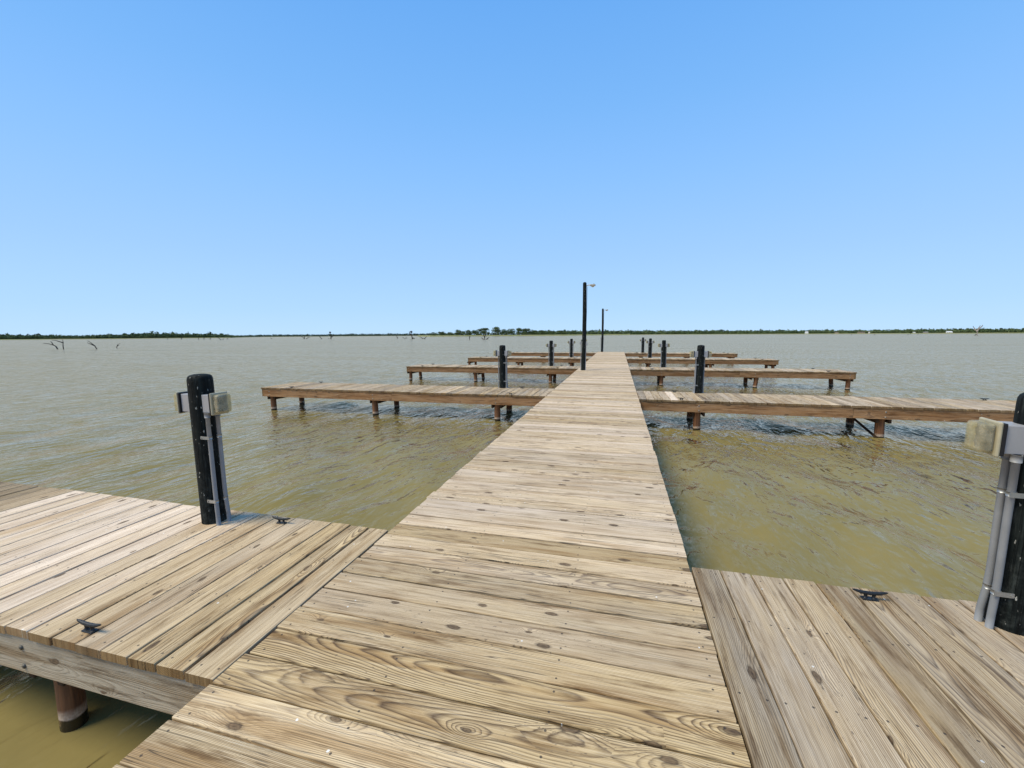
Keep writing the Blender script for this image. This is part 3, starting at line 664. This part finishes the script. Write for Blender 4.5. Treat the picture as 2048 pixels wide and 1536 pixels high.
# tree-line height in photo pixels above the waterline along the picture
TH_L = [(-500, 9), (0, 9.5), (90, 9), (150, 6.5), (180, 8), (230, 9), (300, 11.5), (350, 9.5), (420, 9), (450, 6), (478, 3.5)]
TH_M = [(470, 4.5), (700, 4.8), (860, 5), (900, 5)]
TH_R = [(1060, 8), (1100, 9), (1160, 8.5), (1240, 8.5), (1348, 8), (1500, 7.5), (1700, 7), (1900, 8), (2048, 8.2), (2700, 8)]
def wood(name, tab, x0, x1, mat, label, step=2.6, jit=.30):
    tris = []; r = np.random.default_rng(abs(hash(name)) % 1000 if False else len(name)*7)
    x = x0
    while x < x1:
        d0 = interp(FARS, x)+12
        for row in range(3):
            dist = d0+row*14+r.random()*8; mp = mpp(x, dist)
            hh = interp(tab, x)*mp*(.64+.13*row)*(1+r.normal()*jit*.5)
            c = at_dist(x+r.normal()*1.5, dist, WATER+.3); w_ = step*mp*1.3
            clump_mesh(tris, np.array([c.x, c.y, WATER+.4+hh*.62]), (w_*(1+.4*r.random()), w_, max(.5, hh*.42)), 34, hh*.16+.25, r)
            clump_mesh(tris, np.array([c.x, c.y, WATER+.4+hh*.22]), (w_*1.2, w_, max(.4, hh*.28)), 18, hh*.14+.25, r)
        x += step
    return tag(tri_obj(name, tris, mat), label, None, None, 'stuff')
wood('shore_woodland', TH_L, -350, 478, M_WOOD, 'dense green woodland along the shore at the left horizon')
wood('distant_woodland', TH_M, 474, 905, M_WOOD_F, 'thin bluish strip of distant woods behind the dead trees left of centre', 3.0)
wood('far_bank_woodland', TH_R, 1050, 2400, M_WOOD, 'long dark green tree belt on the far bank right of the lamp posts')

def make_tree(name_seed, h, wd, loc, label, group):
    r = np.random.default_rng(name_seed)
    root = empty('shore_tree', loc)
    bm = bmesh.new(); bm_tube(bm, [(0, 0, -.3), (.05*h*r.normal()*.3, 0, h*.3), (.0, 0, h*.62)], [h*.035, h*.025, h*.012], 7)
    for k in range(4):
        a = k*1.6+r.random(); bm_tube(bm, [(0, 0, h*(.25+.06*k)), (math.cos(a)*wd*.22, math.sin(a)*wd*.22, h*(.45+.07*k)), (math.cos(a)*wd*.38, math.sin(a)*wd*.38, h*(.58+.07*k))], [h*.016, h*.011, h*.005], 5)
    from_bm('trunk', bm, M_TRUNK, root)
    tris = []
    for k in range(18):
        a = r.random()*6.28; q = r.random()**.5*wd*.40; zz = h*(.30+.58*r.random())
        q *= 1-.7*max(0, zz/h-.62)/.38
        clump_mesh(tris, np.array([math.cos(a)*q, math.sin(a)*q, zz]), (wd*.20, wd*.20, h*.13), 70, h*.050+.06, r)
    T = np.concatenate(tris); o = tri_obj('crown', [T], M_TREE, root)
    return tag(root, label, 'tree', group)
# the point left of the tall lamp post: px, top height px, width px
TR = [(868, 7, 13), (884, 9, 14), (899, 7.5, 14), (918, 12, 18), (935, 11, 16), (950, 11.5, 15), (966, 16.5, 20), (992, 16.5, 19), (1008, 12, 15), (1022, 12.5, 15),
      (1038, 14.5, 15), (1052, 13.5, 16), (1066, 11, 14), (1084, 9.5, 15), (1102, 8.5, 15), (1124, 9, 16), (1146, 8.5, 14)]
TL = ['first small round tree at the left tip of the wooded point', 'second tree from the left tip of the wooded point', 'third tree from the left tip of the wooded point, low and wide',
      'fourth tree from the left tip of the wooded point, taller than those left of it', 'fifth tree from the left tip of the wooded point', 'sixth tree from the left tip, just left of the tallest crown',
      'seventh tree from the left tip, the broad tallest crown behind the dead snag', 'eighth tree from the left tip, tall crown right of the gap', 'ninth tree from the left tip, right beside the tall crown',
      'tenth tree from the left tip of the wooded point', 'eleventh tree from the left tip, pointed and tall', 'twelfth tree from the left tip, over the nearest dock post', 'thirteenth tree from the left tip of the wooded point',
      'fourteenth tree from the left tip, lower again', 'fifteenth tree from the left tip, merging with the belt', 'sixteenth tree from the left tip, merging with the belt', 'last tree of the wooded point, just left of the tall lamp post']
for k, (px, hp, wp) in enumerate(TR):
    dist = interp(ISL, px)+14+random.random()*12; mp = mpp(px, dist)
    make_tree(40+k, hp*mp*1.04, wp*mp*1.3, at_dist(px, dist, WATER+1.0), TL[k], 'trees on the wooded point')
tris = []; r = np.random.default_rng(5)
for x in np.arange(862, 1255, 2.2):
    if x < 1070 and r.random() < .1: continue
    dist = interp(ISL, x)+38+r.random()*20; mp = mpp(x, dist); c = at_dist(x, dist, WATER+.9); hh = float(np.interp(x, [862, 900, 930, 1060, 1075, 1300], [5, 6.5, 8.5, 8.5, 7.6, 7.2]))*mp*(.8+.4*r.random())
    clump_mesh(tris, np.array([c.x, c.y, WATER+.4+hh*.45]), (mp*2.8, mp*2.8, hh*.5), 36, hh*.14+.2, r)
tag(tri_obj('undergrowth', tris, M_WOOD), 'dark low undergrowth between and behind the trees of the wooded point', None, None, 'stuff')

# houses among the trees of the right bank
def house(px, wpx, hpx, colr, roofc, label, base=1.2):
    wpx *= .85; hpx *= .8
    dist = interp(FARS, px)+7; mp = mpp(px, dist); c = at_dist(px, dist, WATER+.5); root = empty('shore_house', c, math.atan2(-c.x, c.y))
    wd, hh = wpx*mp, hpx*mp; z0 = base*mp
    bm = bmesh.new(); bm_box(bm, -wd/2, wd/2, 0, wd*.6, 0, z0+hh*.6); from_bm('wall', bm, colr, root)
    bm = bmesh.new(); e = .06*wd
    v = [bm.verts.new(p) for p in ((-wd/2-e, -e, z0+hh*.6+.01), (wd/2+e, -e, z0+hh*.6+.01), (wd/2+e, wd*.6+e, z0+hh*.6+.01), (-wd/2-e, wd*.6+e, z0+hh*.6+.01), (-wd*.32, wd*.3, z0+hh), (wd*.32, wd*.3, z0+hh))]
    for f in ((0, 1, 5, 4), (1, 2, 5), (2, 3, 4, 5), (3, 0, 4), (3, 2, 1, 0)): bm.faces.new([v[i] for i in f])
    from_bm('roof', bm, roofc, root)
    for sx in (-.28, .02, .28):
        bm = bmesh.new(); bm_box(bm, sx*wd-.05*wd, sx*wd+.05*wd, -.05, .02, z0*.3+hh*.2, z0*.3+hh*.45); from_bm('window', bm, M_GASKET, root)
    tag(root, label, 'house', 'houses on the right bank')
M_WH = simple('white house wall', (.72, .72, .70), .7); M_BR = simple('tan house wall', (.38, .30, .22), .8); M_RG = simple('grey roof', (.30, .30, .31), .7); M_RB = simple('brown roof', (.17, .12, .09), .8); M_RW = simple('white metal roof', (.75, .76, .77), .5)
house(1613, 7, 3.2, M_WH, M_RW, 'white house with pale roof on the right bank, leftmost of the houses', 1.6)
house(1673, 7, 2.4, M_BR, M_RB, 'low tan house left of the long brown one on the right bank', .9)
house(1722, 14, 3.0, M_BR, M_RB, 'long brown house on the right bank, widest of them', .8)
house(1738, 3, 3.4, M_WH, M_RG, 'narrow white building beside the right end of the long brown house', .8)
house(1828, 5, 2.2, M_WH, M_RG, 'small white house in the middle of the right bank', .8)
house(1851, 9, 2.4, M_BR, M_RG, 'tan house with grey roof right of the small white one', .7)
house(1898, 11, 3.6, M_WH, M_RW, 'white gabled house on the right bank, rightmost of the houses', .8)

# ------------------------------------------------------------ dead trees standing in the lake
def snag(px, py, strokes, label, thick=1.0, mat=None, nest=None):
    """strokes: polylines in photo pixels relative to the foot; depth wanders so the branches spread in space"""
    base = at(px, py, WATER); dist = math.hypot(base.x, base.y); mp = mpp(px, dist)
    right = Vector((base.y, -base.x, 0)).normalized(); fw = Vector((base.x, base.y, 0)).normalized()
    root = empty('dead_tree', base); bm = bmesh.new()
    for st in strokes:
        dd = random.uniform(-.25, .25); pts = []; rad = []
        for k, (dx, dy) in enumerate(st):
            pts.append(right*dx*mp+fw*(dd*k*3*mp)+Vector((0, 0, -dy*mp if dy < 0 else -.5))); rad.append(max(.25, thick*(1-.7*k/max(1, len(st)-1)))*mp*.75)
        bm_tube(bm, pts, rad, 6)
    from_bm('trunk', bm, mat or M_SNAG, root)
    if nest:
        bm = bmesh.new(); dx, dy, w_ = nest
        for q in range(26):
            a = random.random()*6.28; rr = w_*mp*.5*random.uniform(.6, 1); c0 = right*dx*mp+Vector((0, 0, -dy*mp+random.uniform(-.35, .35)*w_*mp))
            bm_tube(bm, [c0+Vector((math.cos(a)*rr, math.sin(a)*rr, 0)), c0+Vector((math.cos(a+2.2)*rr, math.sin(a+2.2)*rr, .05*w_*mp))], .13*mp*w_*.5, 5)
        from_bm('nest', bm, M_SNAG, root)
    tag(root, label, 'dead tree', 'dead trees standing in the lake')
snag(118, 698, [[(0, 1), (-4, -6), (-9, -9), (-14, -11), (-20, -12)], [(-7, -8), (-8, -12), (-10, -16)], [(0, 1), (-3, -5), (-7, -8)]], 'leaning dead tree with two forked limbs, farthest left in the lake', 1.5)
snag(127, 698, [[(0, 1), (0, -8), (1, -14), (0, -19)], [(0, -13), (-5, -15), (-8, -17), (-14, -18)], [(0, -12), (-3, -15)]], 'upright forked dead stem right beside the leftmost leaning one', 1.4)
snag(197, 698, [[(0, 1), (-5, -7), (-9, -12), (-14, -17)], [(-4, -6), (-10, -10), (-15, -13)]], 'twin-stemmed dead tree leaning left, third from the left', 1.5)
snag(231, 696, [[(0, 1), (3, -5), (4, -7), (8, -9)], [(3, -4), (6, -6)]], 'small bent dead stub leaning right, fourth from the left', 1.1)
for k, (x, y, st, lab) in enumerate([
    (336, 679, [[(0, 1), (-1, -3)]], 'tiny dark stub left of the row of stubs off the left shore'),
    (362, 679, [[(0, 1), (1, -4)], [(1, -3), (4, -4)]], 'tiny hooked stub, second of the row off the left shore'),
    (398, 679, [[(0, 1), (-1, -5)]], 'thin upright stub, middle of the row off the left shore'),
    (408, 679, [[(0, 1), (0, -5)], [(0, -3), (2, -5)]], 'forked stub beside the thin upright one off the left shore'),
    (420, 679, [[(0, 1), (1, -4)]], 'short stub right of the forked one off the left shore'),
    (444, 680, [[(0, 1), (-4, -3), (-8, -6)], [(0, 0), (3, -3)]], 'low spreading stub leaning left off the left shore'),
    (453, 679, [[(0, 1), (3, -4)]], 'slanting stub at the right end of the row off the left shore'),
    (545, 678, [[(0, 1), (-3, -3)]], 'lone short stub between the left row and the nest tree'),
    (610, 678, [[(0, 1), (-3, -3), (-8, -6)], [(-1, -1), (0, -6)], [(0, 0), (6, -3), (9, -3)]], 'low wide dead tree left of the first nest tree'),
    (645, 678, [[(0, 1), (-4, -4), (-7, -6)]], 'small dead stem leaning left beside the first nest tree')]):
    snag(x, y, st, lab, 1.1)
snag(662, 678, [[(0, 1), (0, -6), (-1, -12)], [(0, -3), (4, -6), (6, -8)], [(0, 0), (-5, -1)]], 'dead tree with a small nest on top, off the distant left woods', 1.4, nest=(-1, -13, 4))
snag(795, 677, [[(0, 1), (-1, -3), (-3, -6)], [(0, 0), (1, -5)]], 'small forked snag left of the second nest tree', .8)
snag(811, 678, [[(0, 1), (-4, -3), (-7, -4)], [(0, 0), (1, -4)], [(1, -2), (4, -2)]], 'low branching snag beside the second nest tree', .8)
snag(825, 678, [[(0, 1), (-1, -5), (-2, -13)], [(-1, -6), (-5, -11), (-6, -15)], [(0, -2), (5, -1)]], 'dark dead tree carrying a bulky nest, left of the wooded point', 1.7, nest=(-2, -14, 5))
snag(848, 678, [[(0, 1), (-5, -3), (-9, -5)], [(0, 0), (3, -3), (6, -5)], [(0, 0), (0, -3)]], 'low fan shaped snag right of the bulky nest tree', 1.3)
snag(939, 679, [[(0, 1), (0, -5), (-1, -8)], [(0, -4), (2, -6)]], 'thin forked snag in front of the wooded point', 1.2)
snag(970, 679, [[(0, 1), (-1, -5), (-5, -12)], [(-1, -4), (1, -9), (2, -15)], [(0, 0), (-5, -2), (-8, -4)], [(0, 0), (6, -3), (9, -4)]], 'large fan shaped snag before the tallest trees of the wooded point', 1.5)
snag(1954, 670, [[(0, 1), (0, -5), (0, -8)], [(0, -7), (-4, -12), (-7, -18)], [(0, -8), (1, -14), (3, -19)], [(1, -11), (5, -17), (6, -20)], [(-3, -10), (-5, -11)]], 'tall pale bare tree alone in the water near the right frame edge', 1.5, M_SNAG_PALE)
snag(1952, 671, [[(-3, 1), (0, -3), (3, 1)]], 'dark stump at the foot of the tall bare tree near the right frame edge', 1.5)
for k, (x, y, lab) in enumerate([(1702, 670.5, 'first tiny stub in the water right of centre, under the long brown house'), (1748, 670.5, 'second tiny stub right of centre, below the narrow white building'),
                                 (1815, 670, 'tiny stub in the water below the small white house'), (1820, 668.5, 'slanting stub beside the one below the small white house'), (1835, 669, 'last tiny stub in the row below the tan house with grey roof')]):
    snag(x, y, [[(0, 1), (1, -2.5)]], lab, .7)
